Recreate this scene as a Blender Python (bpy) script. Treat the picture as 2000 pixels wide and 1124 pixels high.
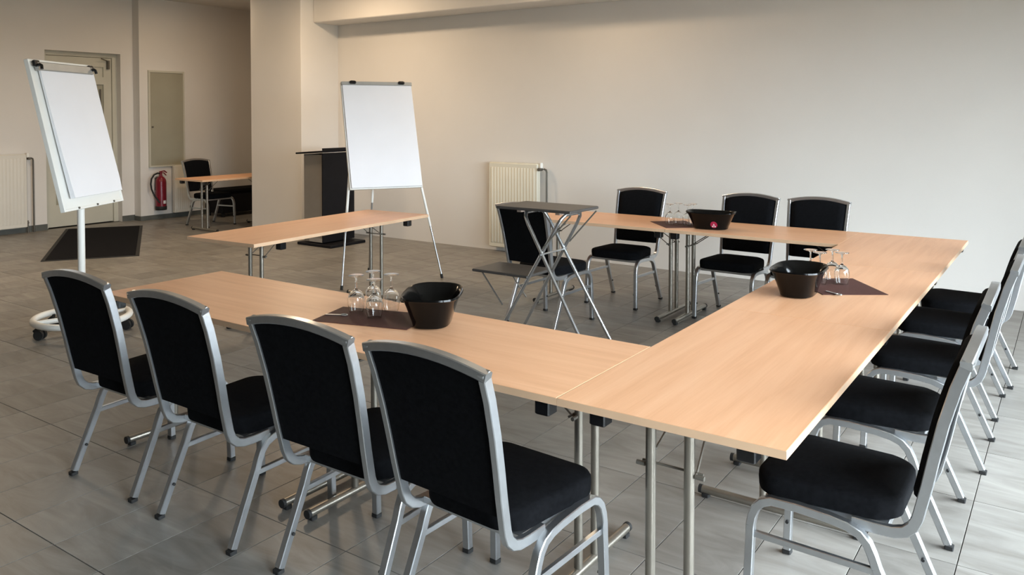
import bpy, math, random
from mathutils import Vector, Matrix

for o in list(bpy.data.objects):
    bpy.data.objects.remove(o, do_unlink=True)
SC = bpy.context.scene
COL = SC.collection
PI = math.pi
R = math.radians

# ------------------------------------------------------------------ camera
F_PX, CX, CY = 1609.8, 956.9, 272.0
CAM = Vector((1.3047, -2.1901, 1.6234)); YAW = 0.6187; PITCH = 0.03
cd = bpy.data.cameras.new('camera'); cam = bpy.data.objects.new('camera', cd); COL.objects.link(cam)
cam.location = CAM
cam.rotation_euler = (PI/2 - PITCH, 0, YAW)
cd.sensor_width = 36; cd.sensor_fit = 'HORIZONTAL'
cd.lens = F_PX / 2000 * 36
cd.shift_x = (1000 - CX) / 2000
cd.shift_y = (CY - 562) / 2000
cd.clip_start = .05
SC.camera = cam

# ------------------------------------------------------------------ world, light, exposure
SKY = 42.5
w = bpy.data.worlds.new('sky'); SC.world = w; w.use_nodes = True
bg = w.node_tree.nodes['Background']; bg.inputs[1].default_value = 1.0
_N = w.node_tree.nodes; _L = w.node_tree.links                  # overcast sky over grey ground
_tc = _N.new('ShaderNodeTexCoord'); _sp = _N.new('ShaderNodeSeparateXYZ'); _L.new(_tc.outputs['Generated'], _sp.inputs[0])
_mr = _N.new('ShaderNodeMapRange'); _mr.inputs['From Min'].default_value = -1; _L.new(_sp.outputs['Z'], _mr.inputs[0])
_cr = _N.new('ShaderNodeValToRGB'); _e = _cr.color_ramp.elements
_e[0].position = .485; _e[0].color = (.085, .085, .080, 1); _e[1].position = 1; _e[1].color = (.84, .895, 1.0, 1)
_k = _e.new(.505); _k.color = (.42, .45, .50, 1)
_L.new(_mr.outputs[0], _cr.inputs[0]); _L.new(_cr.outputs[0], bg.inputs[0])
bg.inputs[1].default_value = SKY
SC.view_settings.view_transform = 'Standard'; SC.view_settings.look = 'None'
SC.view_settings.gamma = 1; SC.view_settings.use_curve_mapping = False
SC.view_settings.exposure = 0.08

XW = 3.3                                   # window wall
WIN = [(-2.5, -.3), (.1, 4.35)]; WZ = 2.60   # window openings along y
for a, b in WIN:                           # light portals in the window openings
    l = bpy.data.lights.new('daylight', 'AREA'); l.shape = 'RECTANGLE'; l.size = WZ-.08; l.size_y = b-a
    l.cycles.is_portal = True
    o = bpy.data.objects.new('daylight', l); COL.objects.link(o); o.location = (XW+.22, (a+b)/2, (WZ+.08)/2); o.rotation_euler = (0, PI/2, 0)

# ------------------------------------------------------------------ materials
MATS = {}
def mat(name, col, rough=.5, metal=0., var=.06, scale=8., bump=0., bscale=60., spec=.5, stretch=(1, 1, 1), coat=0.):
    if name in MATS: return MATS[name]
    m = bpy.data.materials.new(name); m.use_nodes = True; MATS[name] = m
    nt = m.node_tree; N = nt.nodes; L = nt.links; b = N['Principled BSDF']
    tc = N.new('ShaderNodeTexCoord'); mp = N.new('ShaderNodeMapping'); mp.inputs['Scale'].default_value = stretch
    L.new(tc.outputs['Object'], mp.inputs[0])
    ns = N.new('ShaderNodeTexNoise'); ns.inputs['Scale'].default_value = scale; ns.inputs['Detail'].default_value = 4
    L.new(mp.outputs[0], ns.inputs['Vector'])
    cr = N.new('ShaderNodeValToRGB')
    cr.color_ramp.elements[0].position = .3; cr.color_ramp.elements[1].position = .7
    cr.color_ramp.elements[0].color = tuple(max(0, c*(1-var)) for c in col) + (1,)
    cr.color_ramp.elements[1].color = tuple(min(1, c*(1+var)) for c in col) + (1,)
    L.new(ns.outputs['Fac'], cr.inputs[0]); L.new(cr.outputs[0], b.inputs['Base Color'])
    b.inputs['Roughness'].default_value = rough; b.inputs['Metallic'].default_value = metal
    b.inputs['Specular IOR Level'].default_value = spec
    b.inputs['Coat Weight'].default_value = coat
    if bump:
        n2 = N.new('ShaderNodeTexNoise'); n2.inputs['Scale'].default_value = bscale; n2.inputs['Detail'].default_value = 3
        L.new(mp.outputs[0], n2.inputs['Vector'])
        bp = N.new('ShaderNodeBump'); bp.inputs['Strength'].default_value = bump; bp.inputs['Distance'].default_value = .003
        L.new(n2.outputs['Fac'], bp.inputs['Height']); L.new(bp.outputs[0], b.inputs['Normal'])
    return m

M_WALL = mat('wall_paint', (.74, .71, .67), .8, var=.015, scale=2, bump=.15, bscale=90)
M_WALLF = mat('darkened_rear_wall_paint', (.25, .235, .215), .8, var=.02, scale=2)  # unseen wall behind the camera, darkened to deepen reflections in the chair frames
M_CEIL = mat('ceiling_paint', (.72, .70, .66), .85, var=.015, scale=2)
M_SILVER = mat('silver_lacquer', (.54, .56, .58), .30, metal=.95, var=.04, scale=30)
M_NICKEL = mat('satin_nickel', (.29, .265, .225), .32, metal=.8, var=.06, scale=20)
M_CHROME = mat('chrome', (.62, .64, .66), .2, metal=.95, var=.04, scale=20)
M_BLACKFAB = mat('black_fabric', (.0042, .0045, .0055), .95, var=.3, scale=60, bump=.25, bscale=500, spec=.08)
M_BLACKPL = mat('black_plastic', (.006, .006, .007), .25, var=.15, scale=20)
M_RUBBER = mat('black_rubber', (.012, .012, .012), .7, var=.2, scale=30)
M_GLOSS = mat('gloss_black_plastic', (.003, .003, .003), .14, var=.15, scale=10, spec=.22)
M_MATTE_BLK = mat('matt_black_board', (.006, .006, .008), .6, var=.15, scale=10, spec=.2)
M_WHITE = mat('white_lacquer', (.86, .85, .80), .4, var=.02, scale=6)
M_PAPER = mat('paper', (.86, .86, .89), .8, var=.012, scale=4)
M_GREYBAR = mat('grey_clamp', (.42, .42, .40), .4, metal=.3, var=.05)
M_RAD = mat('cream_radiator_enamel', (.74, .70, .58), .4, var=.02, scale=5)
M_PIPE = mat('grey_pipe', (.14, .13, .11), .45, metal=.4, var=.1)
M_RED = mat('extinguisher_red', (.19, .008, .020), .3, var=.08, scale=10)
M_DOOR = mat('cream_door_paint', (.56, .54, .45), .5, var=.03, scale=4)
M_PANEL = mat('grey_green_panel', (.36, .34, .26), .35, var=.04, scale=3)
M_SKIRT = mat('dark_tile_skirting', (.10, .105, .095), .45, var=.15, scale=8)
M_DMAT = mat('door_mat_pile', (.008, .008, .010), .95, var=.4, scale=90, bump=.6, bscale=300, spec=.1)
M_PMAT = mat('brown_place_mat', (.085, .030, .024), .65, var=.12, scale=70, bump=.3, bscale=400, spec=.35)
M_TRAY = mat('dark_grey_tray', (.055, .050, .046), .38, var=.12, scale=20)
M_LECT = mat('grey_brown_lectern', (.20, .18, .155), .5, var=.05, scale=6)
M_LABEL = mat('white_print', (.75, .75, .75), .6, var=.02)
M_LOGO = mat('red_print', (.35, .01, .05), .5, var=.05)

def wood_mat():
    m = bpy.data.materials.new('beech_laminate'); m.use_nodes = True
    nt = m.node_tree; N = nt.nodes; L = nt.links; b = N['Principled BSDF']
    tc = N.new('ShaderNodeTexCoord')
    oi = N.new('ShaderNodeObjectInfo')
    ad = N.new('ShaderNodeVectorMath'); ad.operation = 'ADD'
    sc = N.new('ShaderNodeVectorMath'); sc.operation = 'SCALE'; sc.inputs['Scale'].default_value = .37
    L.new(oi.outputs['Location'], sc.inputs[0]); L.new(tc.outputs['Object'], ad.inputs[0]); L.new(sc.outputs[0], ad.inputs[1])
    mp = N.new('ShaderNodeMapping'); mp.inputs['Scale'].default_value = (.9, 14, 14); L.new(ad.outputs[0], mp.inputs[0])
    n1 = N.new('ShaderNodeTexNoise'); n1.inputs['Scale'].default_value = 1.6; n1.inputs['Detail'].default_value = 6; n1.inputs['Distortion'].default_value = .6
    L.new(mp.outputs[0], n1.inputs['Vector'])
    mp2 = N.new('ShaderNodeMapping'); mp2.inputs['Scale'].default_value = (6, 160, 160); L.new(ad.outputs[0], mp2.inputs[0])
    n2 = N.new('ShaderNodeTexNoise'); n2.inputs['Scale'].default_value = 1.; n2.inputs['Detail'].default_value = 3
    L.new(mp2.outputs[0], n2.inputs['Vector'])
    mx = N.new('ShaderNodeMath'); mx.operation = 'MULTIPLY_ADD'; mx.inputs[1].default_value = .35; L.new(n2.outputs['Fac'], mx.inputs[0]); L.new(n1.outputs['Fac'], mx.inputs[2])
    cr = N.new('ShaderNodeValToRGB'); e = cr.color_ramp.elements
    e[0].position = .40; e[0].color = (.745, .390, .208, 1)
    e[1].position = .95; e[1].color = (.865, .495, .290, 1)
    k = e.new(.66); k.color = (.815, .446, .250, 1)
    L.new(mx.outputs[0], cr.inputs[0]); L.new(cr.outputs[0], b.inputs['Base Color'])
    b.inputs['Roughness'].default_value = .38; b.inputs['Specular IOR Level'].default_value = .4
    return m
M_WOOD = wood_mat()
M_EDGE = mat('beech_edge_band', (.70, .47, .30), .45, var=.05, scale=6)

PU, PV = .31, .605
U0, V0 = -2.12, -.65           # a joint crossing in world x, y
def tile_mat():
    m = bpy.data.materials.new('slate_tile'); m.use_nodes = True
    nt = m.node_tree; N = nt.nodes; L = nt.links; b = N['Principled BSDF']
    g = N.new('ShaderNodeNewGeometry')
    sub = N.new('ShaderNodeVectorMath'); sub.operation = 'SUBTRACT'; sub.inputs[1].default_value = (U0, V0, 0); L.new(g.outputs['Position'], sub.inputs[0])
    dv = N.new('ShaderNodeVectorMath'); dv.operation = 'DIVIDE'; dv.inputs[1].default_value = (PU, PV, 50); L.new(sub.outputs[0], dv.inputs[0])
    fl = N.new('ShaderNodeVectorMath'); fl.operation = 'FLOOR'; L.new(dv.outputs[0], fl.inputs[0])
    wn = N.new('ShaderNodeTexWhiteNoise'); wn.noise_dimensions = '2D'; L.new(fl.outputs[0], wn.inputs['Vector'])
    of = N.new('ShaderNodeVectorMath'); of.operation = 'SCALE'; of.inputs['Scale'].default_value = 9; L.new(wn.outputs['Color'], of.inputs[0])
    ad = N.new('ShaderNodeVectorMath'); ad.operation = 'ADD'; L.new(g.outputs['Position'], ad.inputs[0]); L.new(of.outputs[0], ad.inputs[1])
    mp = N.new('ShaderNodeMapping'); mp.inputs['Rotation'].default_value = (0, 0, R(28)); mp.inputs['Scale'].default_value = (1.2, 5, 1); L.new(ad.outputs[0], mp.inputs[0])
    n1 = N.new('ShaderNodeTexNoise'); n1.inputs['Scale'].default_value = 1.7; n1.inputs['Detail'].default_value = 7; n1.inputs['Roughness'].default_value = .6; n1.inputs['Distortion'].default_value = 1.2
    L.new(mp.outputs[0], n1.inputs['Vector'])
    cr = N.new('ShaderNodeValToRGB'); e = cr.color_ramp.elements
    e[0].position = .30; e[0].color = (.172, .159, .142, 1); e[1].position = .72; e[1].color = (.288, .275, .251, 1)
    L.new(n1.outputs['Fac'], cr.inputs[0])
    mul = N.new('ShaderNodeMix'); mul.data_type = 'RGBA'; mul.blend_type = 'MULTIPLY'; mul.inputs[0].default_value = 1
    mr = N.new('ShaderNodeMapRange'); mr.inputs['To Min'].default_value = .86; mr.inputs['To Max'].default_value = 1.1; L.new(wn.outputs['Value'], mr.inputs[0])
    L.new(cr.outputs[0], mul.inputs[6]); L.new(mr.outputs[0], mul.inputs[7]); L.new(mul.outputs[2], b.inputs['Base Color'])
    b.inputs['Roughness'].default_value = .40; b.inputs['Specular IOR Level'].default_value = .35
    bp = N.new('ShaderNodeBump'); bp.inputs['Strength'].default_value = .12; bp.inputs['Distance'].default_value = .004
    L.new(n1.outputs['Fac'], bp.inputs['Height']); L.new(bp.outputs[0], b.inputs['Normal'])
    return m
M_TILE = tile_mat()
M_GROUT = mat('grout', (.035, .033, .029), .95, var=.1, spec=.1)

def glass_mat(name, col=(1, 1, 1), rough=0.):
    m = bpy.data.materials.new(name); m.use_nodes = True
    nt = m.node_tree; N = nt.nodes; b = N['Principled BSDF']
    ns = N.new('ShaderNodeTexNoise'); ns.inputs['Scale'].default_value = 5
    cr = N.new('ShaderNodeValToRGB'); cr.color_ramp.elements[0].color = tuple(c*.985 for c in col)+(1,); cr.color_ramp.elements[1].color = col+(1,)
    nt.links.new(ns.outputs['Fac'], cr.inputs[0]); nt.links.new(cr.outputs[0], b.inputs['Base Color'])
    b.inputs['Transmission Weight'].default_value = 1; b.inputs['Roughness'].default_value = rough; b.inputs['IOR'].default_value = 1.47
    return m
M_GLASS = glass_mat('clear_glass', (.99, 1, 1))
def pane_mat():
    m = bpy.data.materials.new('window_pane'); m.use_nodes = True
    nt = m.node_tree; N = nt.nodes; N.remove(N['Principled BSDF'])
    tr = N.new('ShaderNodeBsdfTransparent'); tr.inputs[0].default_value = (.95, .98, .97, 1)
    gl = N.new('ShaderNodeBsdfGlossy'); gl.inputs['Roughness'].default_value = .02
    fr = N.new('ShaderNodeFresnel'); fr.inputs['IOR'].default_value = 1.25
    mx = N.new('ShaderNodeMixShader'); nt.links.new(fr.outputs[0], mx.inputs[0]); nt.links.new(tr.outputs[0], mx.inputs[1]); nt.links.new(gl.outputs[0], mx.inputs[2])
    nt.links.new(mx.outputs[0], N['Material Output'].inputs['Surface'])
    return m
M_PANE = pane_mat()
def lamp_mat():
    m = bpy.data.materials.new('lamp_diffuser'); m.use_nodes = True
    b = m.node_tree.nodes['Principled BSDF']; b.inputs['Base Color'].default_value = (.9, .85, .75, 1)
    b.inputs['Emission Color'].default_value = (1, .72, .45, 1); b.inputs['Emission Strength'].default_value = 4
    return m
M_LAMP = lamp_mat()

# ------------------------------------------------------------------ mesh helpers
class MB:
    def __init__(s): s.v = []; s.f = []
    def add(s, vs, fs):
        k = len(s.v); s.v += [tuple(p) for p in vs]; s.f += [tuple(i+k for i in f) for f in fs]; return s
    def box(s, x0, x1, y0, y1, z0, z1, M=None, ch=0.):
        if ch:
            c = ch
            ring = lambda i, z: [(x0+i+c, y0+i, z), (x1-i-c, y0+i, z), (x1-i, y0+i+c, z), (x1-i, y1-i-c, z), (x1-i-c, y1-i, z), (x0+i+c, y1-i, z), (x0+i, y1-i-c, z), (x0+i, y0+i+c, z)]
            rs = [ring(c, z0), ring(0, z0+c), ring(0, z1-c), ring(c, z1)]
            return s.loft(rs, M=M)
        vs = [(x0, y0, z0), (x1, y0, z0), (x1, y1, z0), (x0, y1, z0), (x0, y0, z1), (x1, y0, z1), (x1, y1, z1), (x0, y1, z1)]
        if M: vs = [M @ Vector(p) for p in vs]
        return s.add(vs, [(0, 3, 2, 1), (4, 5, 6, 7), (0, 1, 5, 4), (1, 2, 6, 5), (2, 3, 7, 6), (3, 0, 4, 7)])
    def loft(s, rings, caps=True, closed=True, M=None):
        n = len(rings[0]); vs = [p for r in rings for p in r]
        if M: vs = [M @ Vector(p) for p in vs]
        fs = []
        for i in range(len(rings)-1):
            for j in range(n if closed else n-1):
                a = i*n+j; b = i*n+(j+1) % n
                fs.append((a, b, b+n, a+n))
        if caps:
            fs.append(tuple(reversed(range(n)))); fs.append(tuple(range((len(rings)-1)*n, len(rings)*n)))
        return s.add(vs, fs)
    def sweep(s, path, a, b=None, ref=(1, 0, 0), n=0, closed=False, caps=True, ch=.2):
        """round tube (n>0, radius a) or chamfered bar (half sizes a along ref, b across) along a path"""
        P = [Vector(p) for p in path]; rings = []; ref = Vector(ref); m = len(P)
        for i, p in enumerate(P):
            if closed: t0 = (p-P[i-1]).normalized(); t1 = (P[(i+1) % m]-p).normalized()
            else:
                t0 = (p-P[i-1]).normalized() if i else (P[1]-p).normalized()
                t1 = (P[i+1]-p).normalized() if i < m-1 else t0
            t = (t0+t1).normalized(); k = 1/max(.5, t.dot(t1))
            sd = ref - t*ref.dot(t)
            if sd.length < 1e-4: sd = Vector((0, 1, 0)) - t*t.y
            sd.normalize(); nn = t.cross(sd)
            if n: sec = [(a*math.cos(2*PI*j/n), a*math.sin(2*PI*j/n)) for j in range(n)]
            else:
                c = ch*min(a, b)
                sec = [(a-c, -b), (a, -b+c), (a, b-c), (a-c, b), (-a+c, b), (-a, b-c), (-a, -b+c), (-a+c, -b)]
            bend = t1-t0
            rr = []
            for (x, y) in sec:
                off = sd*x + nn*y
                if bend.length > 1e-5:
                    bd = bend.normalized(); off += bd*off.dot(bd)*(k-1)
                rr.append(p+off)
            rings.append(rr)
        if closed: rings.append(rings[0])
        return s.loft(rings, caps=caps and not closed)
    def lathe(s, prof, n=24, M=None, caps=False):
        rings = [[(r*math.cos(2*PI*j/n), r*math.sin(2*PI*j/n), z) for j in range(n)] for r, z in prof]
        return s.loft(rings, caps=caps, M=M)
    def cyl(s, p0, p1, r, n=16): return s.sweep([p0, p1], r, n=n)
    def build(s, name, m, parent=None, sharp=35, loc=None, rot=None):
        me = bpy.data.meshes.new(name); me.from_pydata(s.v, [], s.f); me.validate()
        import bmesh
        bm = bmesh.new(); bm.from_mesh(me); bmesh.ops.recalc_face_normals(bm, faces=bm.faces); bm.to_mesh(me); bm.free()
        me.materials.append(m)
        if sharp: me.shade_smooth(); me.set_sharp_from_angle(angle=R(sharp))
        o = bpy.data.objects.new(name, me); COL.objects.link(o)
        if parent: o.parent = parent
        if loc: o.location = loc
        if rot: o.rotation_euler = rot
        return o

def tag(o, label, cat, group=None):
    o['label'] = label; o['category'] = cat
    if group: o['group'] = group
    return o
def thing(name, loc, rz, label, cat, group=None):
    o = bpy.data.objects.new(name, None); COL.objects.link(o); o.location = loc; o.rotation_euler = (0, 0, rz)
    o.empty_display_size = .1
    return tag(o, label, cat, group)
def struct(o): o['kind'] = 'structure'; return o
def dup(root, loc, rz, label, group=None):
    r = root.copy(); COL.objects.link(r); r.location = loc; r.rotation_euler = (0, 0, rz); r['label'] = label
    if group: r['group'] = group
    for c in root.children:
        d = c.copy(); COL.objects.link(d); d.parent = r
        for g in c.children:
            e = g.copy(); COL.objects.link(e); e.parent = d
    return r
def arc(c, r, a0, a1, n, f):
    return [f(c[0]+r*math.cos(a0+(a1-a0)*i/n), c[1]+r*math.sin(a0+(a1-a0)*i/n)) for i in range(n+1)]
def rrect(w, h, r, n=5):
    pts = []
    for cx, cy, a in ((w/2-r, h/2-r, 0), (-w/2+r, h/2-r, PI/2), (-w/2+r, -h/2+r, PI), (w/2-r, -h/2+r, 3*PI/2)):
        for i in range(n+1): pts.append((cx+r*math.cos(a+PI/2*i/n), cy+r*math.sin(a+PI/2*i/n)))
    return pts

# ------------------------------------------------------------------ structure
WY = 5.866      # back wall plane
XL = -10.45     # left wall plane
XL2 = -10.28    # its right-hand, slightly proud section
YB = -5.0       # wall behind the camera
ZC = 3.4        # ceiling
PX0, PX1, PY = -8.02, -7.0, 5.2     # pillar block

fl = struct(MB().box(-10.9, 3.5, YB-.2, 7.6, -.15, -.0035).build('floor', M_GROUT, sharp=0))
def proj(x, y, z):
    d = Vector((x, y, z)) - CAM
    c, s_ = math.cos(YAW), math.sin(YAW)
    X = d.x*c + d.y*s_; Z = -d.x*s_ + d.y*c; Y = d.z
    Yc = Y*math.cos(PITCH) + Z*math.sin(PITCH); Zc = Z*math.cos(PITCH) - Y*math.sin(PITCH)
    return (CX + F_PX*X/Zc, CY - F_PX*Yc/Zc, Zc)
GAP = .0036
tm = MB(); hx, hy, c = PU/2-GAP/2, PV/2-GAP/2, .0006
r0 = [(-hx, -hy, -.008), (hx, -hy, -.008), (hx, hy, -.008), (-hx, hy, -.008)]
r1 = [(p[0], p[1], -c) for p in r0]
r2 = [(p[0]-math.copysign(c, p[0]), p[1]-math.copysign(c, p[1]), 0) for p in r0]
tm.loft([r0, r1, r2]); tm.f.pop(-2)
cells = []
i0 = math.floor((-10.45-U0)/PU); i1 = math.ceil((XW-U0)/PU); j0 = math.floor((YB-V0)/PV); j1 = math.ceil((7.4-V0)/PV)
for i in range(i0, i1):
    for j in range(j0, j1):
        x, y = U0+(i+.5)*PU, V0+(j+.5)*PV
        if y > WY+.3 and x > PX0-.1: continue
        px, py, zc = proj(x, y, 0)
        vis = zc > .3 and -150 < px < 2150 and -100 < py < 1260
        cells.append((-(1/zc**3) if vis else 1, x, y))
cells.sort()
tile0 = tm.build('tile', M_TILE, fl, sharp=0)
rest = MB()
for k, (q, x, y) in enumerate(cells):
    if k < 300 and q < 0:
        t = tile0 if k == 0 else tile0.copy()
        if k: COL.objects.link(t); t.parent = fl
        t.location = (x, y, 0)
    else: rest.add([(a+x, b+y, z) for a, b, z in tm.v], tm.f)
ro = rest.build('tile_field', M_TILE, fl, sharp=0); ro['kind'] = 'stuff'

struct(MB().box(-10.9, 3.5, YB-.2, 7.6, ZC, ZC+.1).build('ceiling', M_CEIL, sharp=0))
struct(MB().box(PX1-.02, XW, WY, WY+.2, 0, ZC).build('wall_back', M_WALL, sharp=0))
struct(MB().box(PX0, PX1, PY, 7.4, 0, ZC, ch=.004).build('wall_pillar', M_WALL, sharp=20))
struct(MB().box(XL-.2, PX0+.2, 7.3, 7.5, 0, ZC).build('wall_alcove', M_WALL, sharp=0))
struct(MB().box(-10.9, 3.5, YB-.2, YB, 0, ZC).build('wall_front', M_WALLF, sharp=0))
# left wall with the door recess
DY0, DY1, DZ = 3.60, 4.72, 2.53
wl = MB()
wl.box(XL-.3, XL, YB, DY0, 0, ZC); wl.box(XL-.3, XL, DY1, 7.3, 0, ZC); wl.box(XL-.3, XL, DY0, DY1, DZ, ZC)
wl.box(XL-.001, XL2, 4.92, 7.3, 0, ZC); wl.box(XL-.34, XL-.30, DY0-.2, DY1+.2, 0, DZ+.2)  # second box: unseen slab added behind the door to block leaking sky light
struct(wl.build('wall_left', M_WALL, sharp=0))
# beam along the back wall under the ceiling
struct(MB().box(PX1, XW, 5.42, WY, 2.845, ZC, ch=.01).build('trim_1', M_WALL, sharp=20))
bl = MB(); bl.box(XL, XL+.012, YB, DY0, 0, .085); bl.box(XL, XL+.012, DY1, 4.92, 0, .085); bl.box(XL2, XL2+.012, 4.92, 7.3, 0, .07); bl.box(XL, XL2+.012, 4.908, 4.92, 0, .07)
struct(bl.build('baseboard_left', M_SKIRT, sharp=0))
# right wall with two tall windows
wr = MB(); ys = [YB] + [t for ab in WIN for t in ab] + [WY+.2]
for i in range(0, len(ys), 2): wr.box(XW, XW+.2, ys[i], ys[i+1], 0, ZC)
for a, b in WIN: wr.box(XW, XW+.2, a, b, 0, .08); wr.box(XW, XW+.2, a, b, WZ, ZC)
struct(wr.build('wall_right', M_WALL, sharp=0))
for k, (a, b) in enumerate(WIN):
    m = MB()
    for y0, y1 in ((a, a+.06), (b-.06, b), ((a+b)/2-.03, (a+b)/2+.03)): m.box(XW+.06, XW+.12, y0, y1, .08, WZ)
    for z0, z1 in ((.08, .14), (WZ-.06, WZ)):
        for y0, y1 in ((a+.06, (a+b)/2-.03), ((a+b)/2+.03, b-.06)): m.box(XW+.06, XW+.12, y0, y1, z0, z1)
    wn = struct(m.build('window_%d' % (k+1), M_WHITE, sharp=0))
    for y0, y1 in ((a+.06, (a+b)/2-.03), ((a+b)/2+.03, b-.06)):
        MB().box(XW+.085, XW+.095, y0, y1, .14, WZ-.06).build('pane', M_PANE, wn, sharp=0)
# door in its recess
dx = XL-.16
m = MB(); fw = .07
m.box(dx-.03, dx+.05, DY0, DY0+fw, 0, DZ); m.box(dx-.03, dx+.05, DY1-fw, DY1, 0, DZ); m.box(dx-.03, dx+.05, DY0+fw, DY1-fw, DZ-.06, DZ)
door = struct(m.build('door_1', M_DOOR, sharp=0))
a, b = DY0+fw+.004, DY1-fw-.004
TRZ = 2.12
m = MB(); m.box(dx-.02, dx+.03, a, a+.12, .01, DZ-.065); m.box(dx-.02, dx+.03, b-.12, b, .01, DZ-.065)
m.box(dx-.02, dx+.03, a+.12, b-.12, DZ-.20, DZ-.065); m.box(dx-.02, dx+.03, a+.12, b-.12, TRZ-.05, TRZ+.06); m.box(dx-.02, dx+.03, a+.12, b-.12, .01, .32)
leaf = m.build('door_leaf', M_DOOR, door, sharp=0)
MB().box(dx-.004, dx+.004, a+.12, b-.12, .32, TRZ-.05).build('panel', M_PANEL, leaf, sharp=0)
MB().box(dx-.004, dx+.004, a+.12, b-.12, TRZ+.06, DZ-.20).build('panel', M_DOOR, leaf, sharp=0)
m = MB(); m.box(dx+.008, dx+.016, b-.175, b-.150, .5, 2.0); m.build('pull_bar', M_PIPE, leaf, sharp=0)
m = MB(); m.sweep([(dx+.03, b-.06, 1.05), (dx+.075, b-.06, 1.05), (dx+.08, b-.07, 1.05), (dx+.08, b-.18, 1.05)], .010, n=10); m.box(dx+.03, dx+.036, b-.08, b-.04, .95, 1.12)
m.build('door_handle', M_PIPE, leaf)
m = MB(); m.box(dx+.03, dx+.075, b-.075, b-.045, DZ-.23, DZ-.10); m.sweep([(dx+.06, b-.06, DZ-.11), (dx+.12, b-.2, DZ-.08)], .008, n=8); m.build('door_closer', M_PIPE, leaf)

# ------------------------------------------------------------------ ceiling lamps (warm)
def ceiling_lamp(x, y, power, label):
    t = thing('ceiling_lamp', (x, y, ZC), 0, label, 'lamp', 'round ceiling lamps')
    MB().lathe([(0, 0), (.20, 0), (.205, -.01), (.205, -.05), (.185, -.06), (.18, -.05), (0, -.05)], 32).build('housing', M_WHITE, t)
    MB().lathe([(0, -.062), (.10, -.060), (.178, -.052), (.178, -.050), (0, -.050)], 32).build('diffuser', M_LAMP, t)
    l = bpy.data.lights.new('lamp_light', 'AREA'); l.shape = 'DISK'; l.size = .36; l.energy = power; l.color = (1, .75, .50)
    o = bpy.data.objects.new('lamp_light', l); COL.objects.link(o); o.parent = t; o.location = (0, 0, -.07)
ceiling_lamp(-5.8, 4.2, 50, 'round white ceiling lamp in front of the beam by the lectern')
ceiling_lamp(-2.7, 4.6, 15, 'round white ceiling lamp above the far row')
ceiling_lamp(-7.4, 1.4, 46, 'round white ceiling lamp above the entrance mat')
ceiling_lamp(-8.7, 5.0, 13, 'unseen round ceiling lamp added to brighten the alcove')  # added out of view to lift the alcove wall

# ------------------------------------------------------------------ tables
TT, TK = .74, .025
def leg_unit(t, x, W, sgn):
    hw = W/2-.03
    for s in (-1, 1):
        MB().cyl((x, s*.06, .045), (x, s*.06, TT-TK-.012), .0155, 18).build('leg', M_NICKEL, t)
    ft = MB().cyl((x, -hw, .03), (x, hw, .03), .0165, 18).build('foot_bar', M_NICKEL, t)
    for s in (-1, 1):
        m = MB(); m.cyl((x, s*(hw-.004), .03), (x, s*(hw+.010), .03), .0180, 18); m.box(x-.016, x+.016, min(s*(hw-.035), s*(hw-.005)), max(s*(hw-.035), s*(hw-.005)), 0, .018, ch=.003)
        m.build('end_cap', M_RUBBER, ft)
    MB().box(x-.020, x+.020, -.13, .13, TT-TK-.013, TT-TK, ch=.002).build('mounting_bar', M_NICKEL, t)
    m = MB()
    for s in (-1, 1): m.sweep([(x, s*.075, TT-.16), (x+sgn*.02, s*.075, TT-.158), (x+sgn*.21, s*.05, TT-TK-.004)], .0035, n=8)
    m.sweep([(x+sgn*.02, -.095, TT-.158), (x+sgn*.02, .095, TT-.158)], .004, n=8)
    m.cyl((x, -.105, TT-.16), (x, -.078, TT-.16), .007, 10); m.cyl((x, .078, TT-.16), (x, .105, TT-.16), .007, 10)
    m.build('folding_brace', M_PIPE, t)
def make_table(cx, cy, rz, Lx, W, legs, blocks, label):
    t = thing('folding_table', (cx, cy, 0), rz, label, 'table', 'beech folding tables')
    e = .0010
    MB().box(-Lx/2+e, Lx/2-e, -W/2+e, W/2-e, TT-TK, TT, ch=.0008).build('tabletop', M_WOOD, t, sharp=20)
    m = MB()
    q = .0012
    for (x0, x1, y0, y1) in ((-Lx/2, Lx/2, -W/2, -W/2+q), (-Lx/2, Lx/2, W/2-q, W/2), (-Lx/2, -Lx/2+q, -W/2+q, W/2-q), (Lx/2-q, Lx/2, -W/2+q, W/2-q)):
        m.box(x0, x1, y0, y1, TT-TK+.001, TT-.001)
    m.build('edge_band', M_EDGE, t, sharp=0)
    for x, sg in legs: leg_unit(t, x, W, sg)
    for (x, y) in blocks:
        MB().box(x-.027, x+.027, y-.027, y+.027, TT-TK-.05, TT-TK, ch=.004).build('stacking_block', M_BLACKPL, t, sharp=30)
    return t
def blk(Lx, W, i=.065, j=.045): return [(s*(Lx/2-i), q*(W/2-j)) for s in (-1, 1) for q in (-1, 1)]
g = .0015
# near row: two tables along x
JA = 1.245; LA = 2.615
La = JA-2*g
make_table(-JA/2, .35, 0, La, .70, [(La/2-.083+g, -1), (-La/2+.080, 1)], blk(La, .7), 'beech folding table of the near row that joins the long right-hand row')
La2 = LA-JA-2*g
make_table(-(JA+LA)/2, .352, 0, La2, .70, [(La2/2-.07, -1), (-La2/2+.16, 1)], blk(La2, .7), 'beech folding table at the open left end of the near row')
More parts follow.
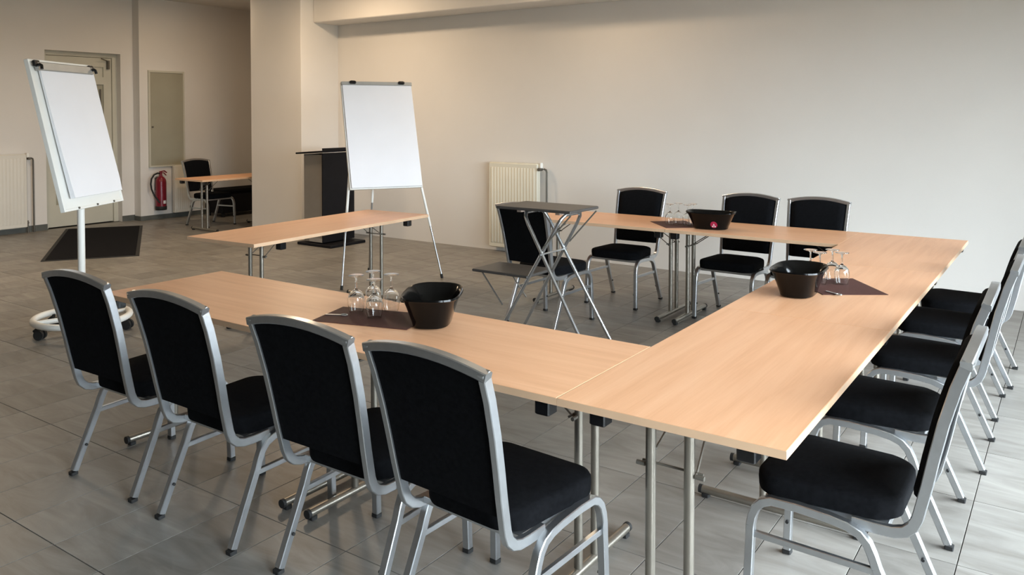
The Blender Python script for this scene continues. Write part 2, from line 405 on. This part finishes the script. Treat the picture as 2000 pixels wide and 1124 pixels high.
# right row: three tables along y
JB = [0, 1.478, 2.956, 4.434]
for k, (l0, l1, lab) in enumerate(((.06, 1.155, 'beech folding table at the near right corner, closest to the camera'),
                                  (1.55, 2.82, 'beech folding table in the middle of the right-hand row, carrying a black bucket'),
                                  (3.04, 4.30, 'beech folding table at the far right corner by the wall'))):
    a, b = JB[k], JB[k+1]; Lb = b-a-.0006; cy = (a+b)/2
    make_table(.35, cy, PI/2, Lb, .70, [(l0-cy, 1), (l1-cy, -1)], blk(Lb, .7, .065, .12 if k == 0 else .05), lab)
# far row
JC = 1.264; LC = 2.55; YC = 4.434-.35
Lc = JC-2*g
make_table(-JC/2, YC, 0, Lc, .70, [(Lc/2-.06, -1), (-Lc/2+.07, 1)], blk(Lc, .7), 'beech folding table of the far row touching the right-hand row')
Lc2 = LC-JC-2*g
make_table(-(JC+LC)/2, YC, 0, Lc2, .70, [(Lc2/2-.07, -1), (-Lc2/2+.09, 1)], blk(Lc2, .7), 'beech folding table at the left end of the far row')
# separate table by the flip chart
make_table(-3.643, 2.398, PI/2+.0551, 1.99, .70, [(-.665, 1), (.695, -1)], [(-.72, -.32), (.73, -.32), (-.72, .32), (.73, .32)], 'beech folding table standing alone before the tripod flip chart')
# alcove table
make_table(-8.53, 5.25, PI/2, 1.40, .62, [(-.45, 1), (.5, -1)], [(-.62, .26), (-.62, -.26), (.62, .26), (.62, -.26)], 'small beech table in the alcove behind the pillar')

# ------------------------------------------------------------------ chairs
def make_chair(label):
    t = thing('banquet_chair', (0, 0, 0), 0, label, 'chair', 'silver and black banquet chairs')
    # seat cushion
    def outline(sc, dz):
        o = []
        for x, y in rrect(1, 1, .17, 6):
            wx = .445 - .05*(.5-y)           # narrower at the back
            yy = y*.415*sc + .02
            wx *= 1-.16*max(0, (-y-.22)/.28)**2
            if y > .3: yy += .018*(1-(2*x)**2)
            o.append((x*wx*sc, yy, dz))
        return o
    m = MB(); m.loft([outline(.95, .402), outline(.99, .405), outline(1, .413), outline(1.008, .440), outline(1.004, .457), outline(.985, .465), outline(.93, .471), outline(.6, .479), outline(.2, .481)])
    m.build('seat', M_BLACKFAB, t, sharp=50)
    m = MB(); m.sweep([(-.185, -.15, .392), (.185, -.15, .392), (.195, .19, .392), (-.195, .19, .392)], .011, .010, ref=(0, 0, 1), closed=True); m.build('seat_frame', M_SILVER, t)
    # side frames: front leg, rail and rear leg in one bend
    for s in (-1, 1):
        yz = [(.250, .018), (.240, .30)]
        yz += [(.236+dy, .30+dz) for dy, dz in ((-.001, .03), (-.012, .06), (-.032, .082), (-.060, .094))]
        yz += [(.10, .395), (0., .388), (-.05, .380)]
        yz += [(-.085, .366), (-.108, .342), (-.122, .312), (-.135, .275), (-.248, .018)]
        xs = [.224 + .006*(1-z/.4) for y, z in yz]
        pth = [(s*x, y, z) for x, (y, z) in zip(xs, yz)]
        MB().sweep(pth[1:13], .0145, .0135, ref=(1, 0, 0)).build('side_rail', M_SILVER, t)
        for pts, y, lean in ((pth[0:2], .2505, -.01), (pth[13:11:-1], -.2525, .012)):
            lg = MB().sweep(pts, .0145, .0135, ref=(1, 0, 0)).build('leg', M_SILVER, t)
            MB().sweep([(s*.230, y+lean*.1, .002), (s*.230, y, .016)], .0160, .0152, ref=(1, 0, 0)).build('foot_cap', M_RUBBER, lg)
        MB().sweep([(s*.224, .240, .272), (s*.224, -.137, .262)], .008, .010, ref=(1, 0, 0)).build('stretcher', M_SILVER, t)
        MB().cyl((s*.226-s*.020, -.200, .125), (s*.226+s*.001-s*.014, -.200, .125), .006, 10).build('stacking_stud', M_RUBBER, t)
        MB().cyl((s*.207, .2465, .125), (s*.214, .2465, .125), .006, 10).build('stacking_stud', M_RUBBER, t)
    # back posts with J bend
    post = [(-.06, .388), (-.13, .386), (-.175, .388), (-.205, .398), (-.226, .418), (-.238, .446), (-.246, .48), (-.262, .55), (-.280, .64), (-.302, .74), (-.332, .85), (-.362, .935)]
    def pw(z): return .202 + .024*max(0, min(1, (z-.42)/.5))
    def py(z):
        for (y0, z0), (y1, z1) in zip(post[5:], post[6:]):
            if z <= z1: return y0+(y1-y0)*(z-z0)/(z1-z0)
        return post[-1][0]-(z-.935)*.35
    for s in (-1, 1):
        MB().sweep([(s*pw(z), y, z) for y, z in post], .0118, .0160, ref=(1, 0, 0)).build('back_post', M_SILVER, t)
    n = 12; top = []
    for i in range(n+1):
        q = -1+2*i/n; z = .922+.032*(1-q*q); top.append((q*(pw(.93)+.013), py(z)-.0, z))
    MB().sweep(top, .0160, .0135, ref=(0, 1, 0)).build('top_rail', M_SILVER, t)
    # upholstered back panel
    zs = [.492, .50, .53, .58, .65, .72, .79, .86, .90]
    rings = []; k = 14
    for ri, f in enumerate([0, .015, .06, .15, .3, .45, .6, .75, .88, .96, .985, 1.0]):
        rg = []
        edge = min(1, min(f, 1-f)/.03)
        for side in (0, 1):
            for i in range(k+1):
                q = -1+2*i/k
                if side: q = -q
                ztop = .912+.032*(1-q*q); zbot = .492
                z = zbot+(ztop-zbot)*f
                x = q*(pw(z)-.0120)
                ed = min(1, (1-abs(q))/.10)
                th = (.030*math.sqrt(max(0, ed*(2-ed)))*(.35+.65*math.sqrt(edge)) + .004) if side == 0 else -.009
                rg.append((x, py(z)+th, z))
        rings.append(rg)
    m = MB(); m.loft(rings); m.build('backrest', M_BLACKFAB, t, sharp=50)
    return t
c0 = make_chair('')
CH = [(-2.126, -.035, .02, 'black and silver banquet chair at the left end of the near row'),
      (-1.437, -.050, -.01, 'black and silver banquet chair in the near row, second from the left'),
      (-.738, -.035, .0, 'black and silver banquet chair third from the left in the near row'),
      (-.172, -.050, -.07, 'black and silver banquet chair largest in view, right end of the near row'),
      (.709, .665, PI/2, 'black and silver banquet chair at the near right table corner, closest on the right side'),
      (.690, 1.500, PI/2+.01, 'black and silver banquet chair on the right side, second from the camera'),
      (.735, 2.325, PI/2, 'black and silver banquet chair on the right side, third from the camera'),
      (.730, 3.110, PI/2-.01, 'black and silver banquet chair on the right side, fourth from the camera'),
      (.760, 3.760, PI/2, 'black and silver banquet chair on the right side, farthest from the camera'),
      (-1.880, 4.29, PI, 'black and silver banquet chair behind the far row, nearest to the radiator'),
      (-.910, 4.30, PI-.03, 'black and silver banquet chair behind the far row, partly hidden by the oval bucket'),
      (-.360, 4.31, PI, 'black and silver banquet chair behind the far row, rightmost against the wall'),
      (-2.044, 3.32, -.1, 'black and silver banquet chair inside the table square behind the folding projector stand'),
      (-9.04, 5.27, -PI/2, 'black and silver banquet chair in the alcove at the small table')]
for k, (x, y, rz, lab) in enumerate(CH):
    if k == 0: c0.location = (x, y, 0); c0.rotation_euler = (0, 0, rz); c0['label'] = lab
    else: dup(c0, (x, y, 0), rz, lab)

# ------------------------------------------------------------------ flip charts
def board_parts(t, Wd, H, tilt, zb, fy, pad_dx=0., hooks=True, thick=.022, rim=.02):
    """board leaning back by tilt, bottom centre at (0, fy, zb) in the thing's frame; faces -y"""
    M = Matrix.Translation((0, fy, zb)) @ Matrix.Rotation(-tilt, 4, 'X')
    m = MB(); m.box(-Wd/2+.004, Wd/2-.004, .002, thick, .004, H-.004, M=M); bd = m.build('board', M_WHITE, t, sharp=20)
    m = MB()
    for (x0, x1, z0, z1) in ((-Wd/2, -Wd/2+rim, 0, H), (Wd/2-rim, Wd/2, 0, H), (-Wd/2+rim, Wd/2-rim, 0, rim), (-Wd/2+rim, Wd/2-rim, H-rim, H)):
        m.box(x0, x1, -.006, thick+.004, z0, z1, M=M, ch=.002)
    m.build('frame', M_WHITE, bd, sharp=20)
    return M, bd
# wheeled round-base chart at left; local -y faces the viewer side
YW1 = 2.113
t = thing('flip_chart', (-4.73, 1.03, 0), YW1, 'white wheeled flip chart with tilted board and round castor base', 'flip chart')
W1, H1, TL = .79, 1.10, .234
M1, bd = board_parts(t, W1, H1, TL, .94, -.115, rim=.018)
# pad with slightly curled sheets
m = MB(); pw_, ph = .68, .94; n = 10; rings = []
for i in range(n+1):
    z = H1-.075 - ph*i/n
    curl = .0 + .012*(i/n)**2
    rings.append([(-pw_/2+.03, -.010-curl*.6, z), (-pw_/2+.03, -.026-curl*2.2, z), (0+.03, -.024-curl*.6, z), (pw_/2+.03-.012*(i == n), -.024-curl*.8, z), (pw_/2+.03-.012*(i == n), -.010, z)])
m.loft(rings, M=M1); pad = m.build('paper_pad', M_PAPER, t, sharp=40)
m = MB(); m.box(-W1/2+.05, W1/2-.04, -.036, -.006, H1-.085, H1-.022, M=M1, ch=.006); m.build('clamp_bar', M_GREYBAR, t, sharp=30)
for s in (-1, 1):
    m = MB(); x = s*(W1/2-.055)
    m.sweep([M1 @ Vector((x, -.02, H1-.05)), M1 @ Vector((x, -.05, H1-.05)), M1 @ Vector((x, -.06, H1-.06)), M1 @ Vector((x+s*.005, -.06, H1-.085))], .011, n=10)
    m.box(x-.03, x+.03, -.036, -.012, H1-.055, H1-.012, M=M1, ch=.005); m.build('paper_hook', M_BLACKPL, t, sharp=30)
for x in (-.22, .02, .25):
    m = MB(); m.cyl(M1 @ Vector((x, -.013, .012)), M1 @ Vector((x, -.004, .012)), .008, 10); m.build('magnet', M_PIPE, t)
MB().cyl((0, 0, .09), (0, 0, .98), .026, 20).build('pole', M_WHITE, t)
MB().cyl((0, .005, .95), (0, .03, 1.30), .018, 20).build('inner_pole', M_CHROME, t)
m = MB(); m.box(-.05, .05, .030, .09, 1.27, 1.36, ch=.01); m.cyl((.05, .06, 1.31), (.10, .06, 1.31), .022, 14); m.sweep([(0, .0, 1.26), (0, .05, 1.31)], .016, n=10); m.build('tilt_joint', M_BLACKPL, t, sharp=30)
# base: open ring with spokes
RB = .325; pts = [(RB*math.cos(2*PI*i/40), RB*math.sin(2*PI*i/40), .11) for i in range(40)]
base = MB().sweep(pts, .024, n=12, closed=True, ref=(0, 0, 1)).build('base_ring', M_WHITE, t)
for i in range(2):
    a = PI/4+PI/2*i
    MB().sweep([(RB*math.cos(a), RB*math.sin(a), .11), (-RB*math.cos(a), -RB*math.sin(a), .11)], .018, n=10).build('spoke', M_WHITE, base)
# castor positions measured in the world, turned into the ring's frame
for k in range(5):
    a = R(-1) + 2*PI*k/5
    x, y = (RB-.02)*math.cos(a), (RB-.02)*math.sin(a)
    cs = MB(); cs.cyl((x, y, .05), (x, y, .10), .012, 10)
    for s in (-1, 1): cs.cyl((x+s*.010, y-.01, .036), (x+s*.030, y-.01, .036), .036, 18)
    cs.sweep([(x-.012, y-.03, .055), (x-.012, y, .08), (x-.012, y+.03, .06)], .012, n=8); cs.build('castor', M_RUBBER, t)

# tripod chart
YW2 = 1.042; TL2 = .329; W2, H2, Z2 = .729, 1.09, .906
t = thing('flip_chart', (-4.117, 3.71, 0), YW2, 'tripod flip chart with blank paper pad by the back wall', 'flip chart')
M2, bd = board_parts(t, W2, H2, TL2, Z2, 0, rim=.012, thick=.016)
m = MB(); m.box(-W2/2+.012, W2/2-.008, -.022, -.006, .012, H2-.03, M=M2, ch=.003); m.build('paper_pad', M_PAPER, t, sharp=20)
m = MB(); m.box(-W2/2+.0, W2/2, -.032, -.004, H2-.034, H2+.004, M=M2, ch=.005); m.build('clamp_bar', M_GREYBAR, t, sharp=30)
for s in (-1, 1):
    m = MB(); x = s*.25; m.box(x-.033, x+.033, -.050, -.02, H2-.026, H2+.008, M=M2, ch=.008); m.build('paper_hook', M_BLACKPL, t, sharp=30)
invR = Matrix.Rotation(-YW2, 3, 'Z')
def loc2(X, Y, Z=0.): return invR @ Vector((X+4.117, Y-3.71, Z))
for s, foot in ((-1, loc2(-4.20, 3.18)), (1, loc2(-3.80, 4.16))):
    top = M2 @ Vector((s*(W2/2-.03), .03, .25)); foot = Vector((foot.x, foot.y, .012)); mid = top.lerp(foot, .55)
    lg = MB().cyl(top, mid, .013, 14).build('leg', M_WHITE, t); MB().cyl(mid, foot, .0095, 12).build('lower_leg', M_SILVER, lg)
    MB().cyl(foot-Vector((0, 0, .010)), foot+(mid-foot).normalized()*.03, .014, 12).build('foot_cap', M_RUBBER, lg)
top = M2 @ Vector((0, .03, .95)); foot = loc2(-4.62, 3.98); foot = Vector((foot.x, foot.y, .012)); mid = top.lerp(foot, .6)
lg = MB().cyl(top, mid, .013, 14).build('leg', M_WHITE, t); MB().cyl(mid, foot, .0095, 12).build('lower_leg', M_SILVER, lg); MB().cyl(foot-Vector((0, 0, .010)), foot+(mid-foot).normalized()*.03, .014, 12).build('foot_cap', M_RUBBER, lg)

# ------------------------------------------------------------------ folding projector stand
SX, SY = -1.38, 2.27
t = thing('projector_stand', (SX, SY, 0), 0, 'folding projector stand with crossed chrome legs and two dark shelves', 'stand')
def stand_frame(name, xt, xb, lean):
    # two tubes joined over the top, wider at the floor
    ztop = 1.005
    f = lambda q: xt+(xb-xt)*(1-q)
    path = []
    wt, wb = .125, .165
    path.append((xb, -wb, .012)); path.append((f(.93), -wt-.004, ztop*.93)); path.append((f(.975), -wt+.008, ztop*.975)); path.append((f(1), -wt+.035, ztop))
    path.append((f(1), wt-.035, ztop)); path.append((f(.975), wt-.008, ztop*.975)); path.append((f(.93), wt+.004, ztop*.93)); path.append((xb, wb, .012))
    o = MB().sweep([(x, y+lean, z) for x, y, z in path], .011, n=12).build(name, M_CHROME, t)
    for s in (-1, 1): MB().cyl((xb, s*wb+lean, .001), (xb+.02*(1 if xt > xb else -1), s*wb+lean, .035), .0145, 12).build('foot_cap', M_RUBBER, o)
    return o
stand_frame('leg_frame', -.145, .44, .0)
stand_frame('leg_frame', .135, -.44, .012)
MB().cyl((0, -.16, .755), (0, .17, .755), .006, 10).build('pivot_rod', M_CHROME, t)
m = MB(); m.box(-.325, .222, -.17, .19, 1.024, 1.042, ch=.004); m.build('top_shelf', M_TRAY, t, sharp=20)
m = MB()
for x in (-.16, .12): m.box(x-.015, x+.015, -.15, .16, 1.010, 1.024)
m.build('shelf_bracket', M_CHROME, t, sharp=0)
m = MB(); m.box(-.53, -.10, -.15, .17, .595, .613, ch=.004); m.build('lower_shelf', M_TRAY, t, sharp=20)
for s in (-.13, .15): MB().sweep([(-.46, s, .594), (-.30, s, .40)], .005, n=8).build('shelf_strut', M_CHROME, t)
for s in (-.155, .17): MB().sweep([(.215, s, 1.012), (.02, s, .80)], .005, n=8).build('shelf_strut', M_PIPE, t)

# ------------------------------------------------------------------ radiators
M_RAD2 = mat('wall_white_radiator_enamel', (.72, .69, .62), .45, var=.02, scale=5)
def radiator(name, loc, rz, Wd, H, z0, flutes, label, pipe, M_RAD=M_RAD, dep=.009):
    """front faces -y, back against y=0"""
    t = thing(name, loc, rz, label, 'radiator', 'panel radiators')
    m = MB(); m.box(-Wd/2, Wd/2, -.10, -.03, z0, z0+H, ch=.008); m.build('body', M_RAD, t, sharp=30)
    n = flutes*6; ring0 = []; rings = []
    for z in (z0+.05, z0+.065, z0+H-.065, z0+H-.05):
        rg = []
        for i in range(n+1):
            x = -Wd/2+.03+(Wd-.06)*i/n; e = 0 if z in (z0+.05, z0+H-.05) else 1
            rg.append((x, -.1005-dep*e*max(0, math.sin(PI*((i/6) % 1)))**.8, z))
        rings.append(rg)
    m = MB(); m.loft(rings, caps=False, closed=False); m.build('fluted_front', M_RAD, t, sharp=60)
    m = MB(); m.box(-Wd/2+.02, Wd/2-.02, -.092, -.04, z0+H-.002, z0+H+.006); m.build('top_grille', M_RAD, t, sharp=0)
    for x in (-Wd/2+.12, Wd/2-.12): MB().box(x-.02, x+.02, -.031, 0.0, z0+.1, z0+H-.1).build('wall_bracket', M_RAD, t, sharp=0)
    xv = Wd/2
    m = MB(); m.cyl((xv, -.065, z0+H-.06), (xv+.045, -.065, z0+H-.06), .016, 12); m.cyl((xv+.03, -.065, z0+H-.06), (xv+.03, -.12, z0+H-.06), .018, 12); m.build('valve', M_PIPE, t)
    if pipe:
        MB().lathe([(0, 0), (.02, 0), (.022, .03), (.018, .06), (0, .062)], 14, M=Matrix.Translation((xv+.03, -.065, z0+H-.045))).build('thermostat', M_WHITE, t)
        MB().sweep([(xv+.03, -.065, z0+H-.06), (xv+.07, -.065, z0+H-.055), (xv+.095, -.062, z0+H-.065), (xv+.102, -.06, z0+H-.09), (xv+.102, -.06, .0)], .011, n=12).build('pipe', M_PIPE, t)
    m = MB(); m.cyl((xv-.001, -.065, z0+.06), (xv+.03, -.065, z0+.06), .014, 12); m.cyl((xv+.02, -.065, z0+.09), (xv+.02, -.065, .0), .009, 12); m.build('return_valve', M_PIPE, t)
    return t
radiator('radiator', (-4.035, WY-.003, 0), 0, .68, 1.0, .055, 15, 'tall cream panel radiator on the back wall with a bent grey pipe', True)
radiator('radiator', (XL+.003, 2.80, 0), PI/2, .98, 1.0, .08, 20, 'cream panel radiator on the left wall beside the door, cut by the photo edge', True, M_RAD2, .004)
radiator('radiator', (XL2+.003, 5.57, 0), PI/2, .27, .74, .08, 6, 'small narrow white radiator right of the fire extinguisher', False, M_RAD2, .004)

# grey panel above it
t = thing('wall_panel', (XL2, 5.365, .81), PI/2, 'tall grey-green wall panel above the fire extinguisher', 'panel')
m = MB(); m.box(-.285, .285, -.018, 0, .02, 1.46); m.build('panel_board', M_PANEL, t, sharp=0)
m = MB()
for (x0, x1, z0, z1) in ((-.31, -.285, 0, 1.49), (.285, .31, 0, 1.49), (-.285, .285, 0, .025), (-.285, .285, 1.46, 1.49)): m.box(x0, x1, -.03, 0, z0, z1)
m.build('panel_frame', M_DOOR, t, sharp=0)
m = MB(); m.cyl((-.25, -.018, .62), (-.25, -.04, .62), .012, 12); m.build('latch', M_PIPE, t)

# fire extinguisher hung on the wall
t = thing('fire_extinguisher', (XL2+.095, 5.20, .15), PI/2, 'red fire extinguisher with black hose hung on the alcove wall', 'extinguisher')
MB().lathe([(0, .012), (.062, .012), (.080, .03), (.080, .43), (.074, .47), (.05, .505), (.025, .52), (.022, .545), (0, .545)], 28).build('cylinder', M_RED, t)
MB().lathe([(0, 0), (.079, 0), (.084, .008), (.084, .055), (.081, .06), (.0, .06)], 28).build('base_boot', M_RUBBER, t)
m = MB(); m.cyl((0, 0, .54), (0, 0, .585), .020, 14); m.sweep([(-.02, 0, .59), (.06, 0, .60), (.10, 0, .57)], .010, .008, ref=(0, 1, 0)); m.sweep([(-.02, 0, .57), (.05, 0, .572), (.09, 0, .53)], .009, .006, ref=(0, 1, 0)); m.build('valve_head', M_RED, t)
hp = [(-.015, 0, .565), (-.06, -.01, .572), (-.12, -.012, .55), (-.165, -.012, .49), (-.178, -.012, .41), (-.165, -.012, .33), (-.13, -.02, .24), (-.085, -.05, .16), (-.06, -.06, .12)]
MB().sweep(hp, .0125, n=12).build('hose', M_RUBBER, t)
m = MB(); m.box(-.05, .05, .078, .09, .30, .50); m.box(-.035, .035, .02, .08, .505, .515); m.build('wall_bracket', M_PIPE, t, sharp=0)
lb = []
for z in (.10, .15): lb.append([(.0808*math.sin(a), -.0808*math.cos(a), z) for a in [(-.15+.65*i/6) for i in range(7)]])
MB().loft(lb, caps=False, closed=False).build('label_sticker', M_LABEL, t)

# ------------------------------------------------------------------ lectern
t = thing('lectern', (-6.31, 5.07, 0), 0, 'black lectern with grey side standing behind the tripod flip chart', 'lectern')
m = MB(); m.box(-.215, .115, -.255, .255, .05, 1.13); m.build('column', M_LECT, t, sharp=0)
m = MB(); m.box(.115, .135, -.27, .27, .05, 1.15, ch=.003); m.build('front_panel', M_MATTE_BLK, t, sharp=20)
m = MB(); m.box(-.12, .125, -.262, -.2555, .05, .10); m.build('side_trim', M_CHROME, t, sharp=0)
m = MB(); m.box(-.30, .30, -.30, .30, 0, .035, ch=.006); m.build('base_plate', M_MATTE_BLK, t, sharp=20)
Mt = Matrix.Translation((0, 0, 1.15)) @ Matrix.Rotation(R(-4), 4, 'Y')
m = MB(); m.box(-.32, .16, -.30, .30, 0, .022, M=Mt, ch=.004); m.box(.14, .165, -.28, .28, .02, .05, M=Mt); m.build('reading_top', M_MATTE_BLK, t, sharp=20)

# ------------------------------------------------------------------ floor mat
t = thing('door_mat', (-8.86, 3.46, 0), .0, 'large black entrance mat lying before the door', 'mat')
ang = math.atan2(.537, -.843)
MM = Matrix.Rotation(ang, 4, 'Z')
m = MB(); m.box(-1.34, 1.34, -.46, .46, .0005, .010, M=MM); m.build('pile', M_DMAT, t, sharp=0)
m = MB()
for (x0, x1, y0, y1) in ((-1.38, 1.38, -.50, -.46), (-1.38, 1.38, .46, .50), (-1.38, -1.34, -.46, .46), (1.34, 1.38, -.46, .46)): m.box(x0, x1, y0, y1, .0005, .007, M=MM)
m.build('rubber_border', M_RUBBER, t, sharp=0)

# low black bench shape, stand-in for an unidentified dark mass in the alcove
t = thing('low_black_box', (-9.85, 6.45, 0), -PI/2, 'low black bench standing in for an unidentified dark mass in the alcove behind the chair', 'bench')
m = MB(); m.box(-.55, .55, -.22, .22, .06, .36, ch=.01); m.build('body', M_MATTE_BLK, t, sharp=20)
m = MB(); m.loft([[(x, y, .36) for x, y in rrect(1.1, .44, .03)], [(x, y, .40) for x, y in rrect(1.12, .46, .04)], [(x, y, .43) for x, y in rrect(1.08, .42, .04)]]); m.build('cushion', M_BLACKFAB, t, sharp=40)
for sx in (-1, 1):
    for sy in (-1, 1): MB().box(sx*.50-.02, sx*.50+.02, sy*.18-.02, sy*.18+.02, 0, .06).build('leg', M_RUBBER, t, sharp=0)

# ------------------------------------------------------------------ things on the tables
ZT = TT+.0004
def place_mat(x, y, ang, lx, ly, label):
    t = MB().box(-lx/2, lx/2, -ly/2, ly/2, 0, .0022).build('place_mat', M_PMAT, sharp=0, loc=(x, y, ZT), rot=(0, 0, ang))
    tag(t, label, 'mat', 'dark brown place mats')
MZ = ZT+.0022+.0004
place_mat(-1.167, .408, math.atan2(-.123+.246*0, .43) if False else math.atan2(.123, .43), .447, .27, 'dark brown place mat on the near row under four glasses')
place_mat(.323, 2.272, math.atan2(.327, -.232), .40, .32, 'dark brown place mat on the right-hand row beside a bucket')
place_mat(-1.30, 4.045, math.atan2(-.27, .25), .40, .30, 'dark brown place mat on the far row at the table joint')

def make_glass():
    # stands on its rim, foot upwards
    P = [(.0300, .0), (.0345, .018), (.0375, .040), (.0370, .060), (.0320, .080), (.020, .094), (.0075, .101), (.0042, .108), (.0036, .130), (.0042, .150), (.009, .156), (.032, .1615), (.0345, .1630), (.034, .1645), (0.0001, .1655)]
    I = [(.0001, .0965), (.012, .093), (.0305, .0795), (.0355, .060), (.0360, .040), (.0330, .018), (.0286, .0)]
    t = thing('wine_glass', (0, 0, 0), 0, '', 'glass', 'upturned wine glasses')
    MB().lathe(I+P[:8], 28).build('bowl', M_GLASS, t, sharp=60)
    MB().lathe(P[7:11], 20, caps=True).build('stem', M_GLASS, t, sharp=60)
    MB().lathe(P[10:], 28, caps=True).build('foot', M_GLASS, t, sharp=60)
    return t
GL = [(-1.300, .440, 'upturned wine glass on the near mat, leftmost of four'),
      (-1.300, .550, 'upturned wine glass on the near mat, at the back of the four'),
      (-1.165, .415, 'upturned wine glass on the near mat, in front of the four'),
      (-1.185, .545, 'upturned wine glass on the near mat, rightmost and next to the bucket'),
      (.168, 2.335, 'upturned wine glass on the right-hand mat, half hidden by the bucket'),
      (.230, 2.275, 'upturned wine glass on the right-hand mat, in front of the others'),
      (.325, 2.335, 'upturned wine glass on the right-hand mat, rightmost of them'),
      (.262, 2.405, 'upturned wine glass on the right-hand mat, farthest back'),
      (-1.335, 4.000, 'upturned wine glass on the far mat, leftmost of four'),
      (-1.300, 4.090, 'upturned wine glass on the far mat, second from the left'),
      (-1.200, 4.030, 'upturned wine glass on the far mat, third from the left'),
      (-1.190, 4.120, 'upturned wine glass on the far mat, nearest the oval bucket')]
g0 = make_glass()
for k, (x, y, lab) in enumerate(GL):
    if k == 0: g0.location = (x, y, MZ); g0['label'] = lab
    else: dup(g0, (x, y, MZ), .3*k, lab)

def make_opener(x, y, ang, label):
    t = thing('bottle_opener', (x, y, MZ), ang, label, 'opener')
    m = MB(); m.loft([[(a, b, z) for a, b in rrect(.075, .014, .006)] for z in (.0, .004)]); m.build('handle', M_CHROME, t, sharp=40)
    pts = [(.048+.014*math.cos(2*PI*i/16), .012*math.sin(2*PI*i/16), .003) for i in range(16)]
    MB().sweep(pts, .0032, n=8, closed=True, ref=(0, 0, 1)).build('loop', M_CHROME, t)
make_opener(-1.335, .335, .5, 'small metal bottle opener lying on the near place mat')
make_opener(.335, 2.075, -.6, 'small metal bottle opener lying beside the right-hand bucket')

def make_bucket(mt):
    t = thing('oval_bucket', (0, 0, 0), 0, '', 'bucket', 'black oval buckets')
    def ring(a, b, z, dip=0., n=56, p=3.0):
        o = []
        for j in range(n):
            q = 2*PI*(j+.5)/n; c_, s_ = math.cos(q), math.sin(q)
            x = a*math.copysign(abs(c_)**(2/p), c_); y = b*math.copysign(abs(s_)**(2/p), s_)
            o.append((x, y, z-dip*(s_*s_)))
        return o
    m = MB(); d = .004
    m.loft([ring(.116, .068, 0), ring(.127, .078, .003), ring(.131, .082, .020), ring(.160, .103, .085, .002), ring(.180, .117, .124, d), ring(.183, .120, .129, d), ring(.180, .117, .132, d), ring(.174, .112, .127, d), ring(.153, .097, .085, .002), ring(.125, .076, .020), ring(.112, .067, .007)])
    m.build('shell', mt, t, sharp=50)
    m = MB(); m.loft([ring(.184, .121, .121, d), ring(.188, .125, .126, d), ring(.186, .123, .133, d), ring(.179, .116, .130, d)], caps=False); m.build('rim', mt, t, sharp=50)
    return t
bk = make_bucket(M_GLOSS)
BZ = MZ+.0002
bk.location = (-.905, .495, BZ); bk.rotation_euler = (0, 0, 2.10); bk['label'] = 'black oval bucket beside the four glasses on the near row'
dup(bk, (.205, 1.975, BZ), 1.62, 'glossy black oval bucket on the inner edge of the right-hand row')
b3 = dup(bk, (-.985, 3.970, BZ), .10, 'black oval bucket with red badge on the far row')
# badge on the far bucket, lying on its front wall
m = MB(); cx0, rz0 = .045, .040
def onwall(x, z, off): 
    tt = (z-.020)/.065; b = .082+.021*tt; a = .131+.029*tt
    return (x, -(b*(1-(abs(x)/a)**3.0)**(1/3.0))-off, z)
ringp = [onwall(cx0+.026*math.cos(2*PI*i/20), rz0+.026*math.sin(2*PI*i/20), .0012) for i in range(20)]
m.add(ringp, [tuple(range(20))]); m.build('badge', M_LOGO, b3, sharp=0)
m = MB()
for pts in ([(-.014, -.016), (-.002, -.016), (-.004, -.006), (-.010, -.006)], [(.003, -.016), (.015, -.016), (.011, -.006), (.005, -.006)], [(-.006, -.003), (.007, -.003), (.0005, .012)]):
    m.add([onwall(cx0+x, rz0+z-.002, .0018) for x, z in pts], [tuple(range(len(pts)))])
m.build('badge_mark', M_LABEL, b3, sharp=0)

bpy.context.view_layer.update()
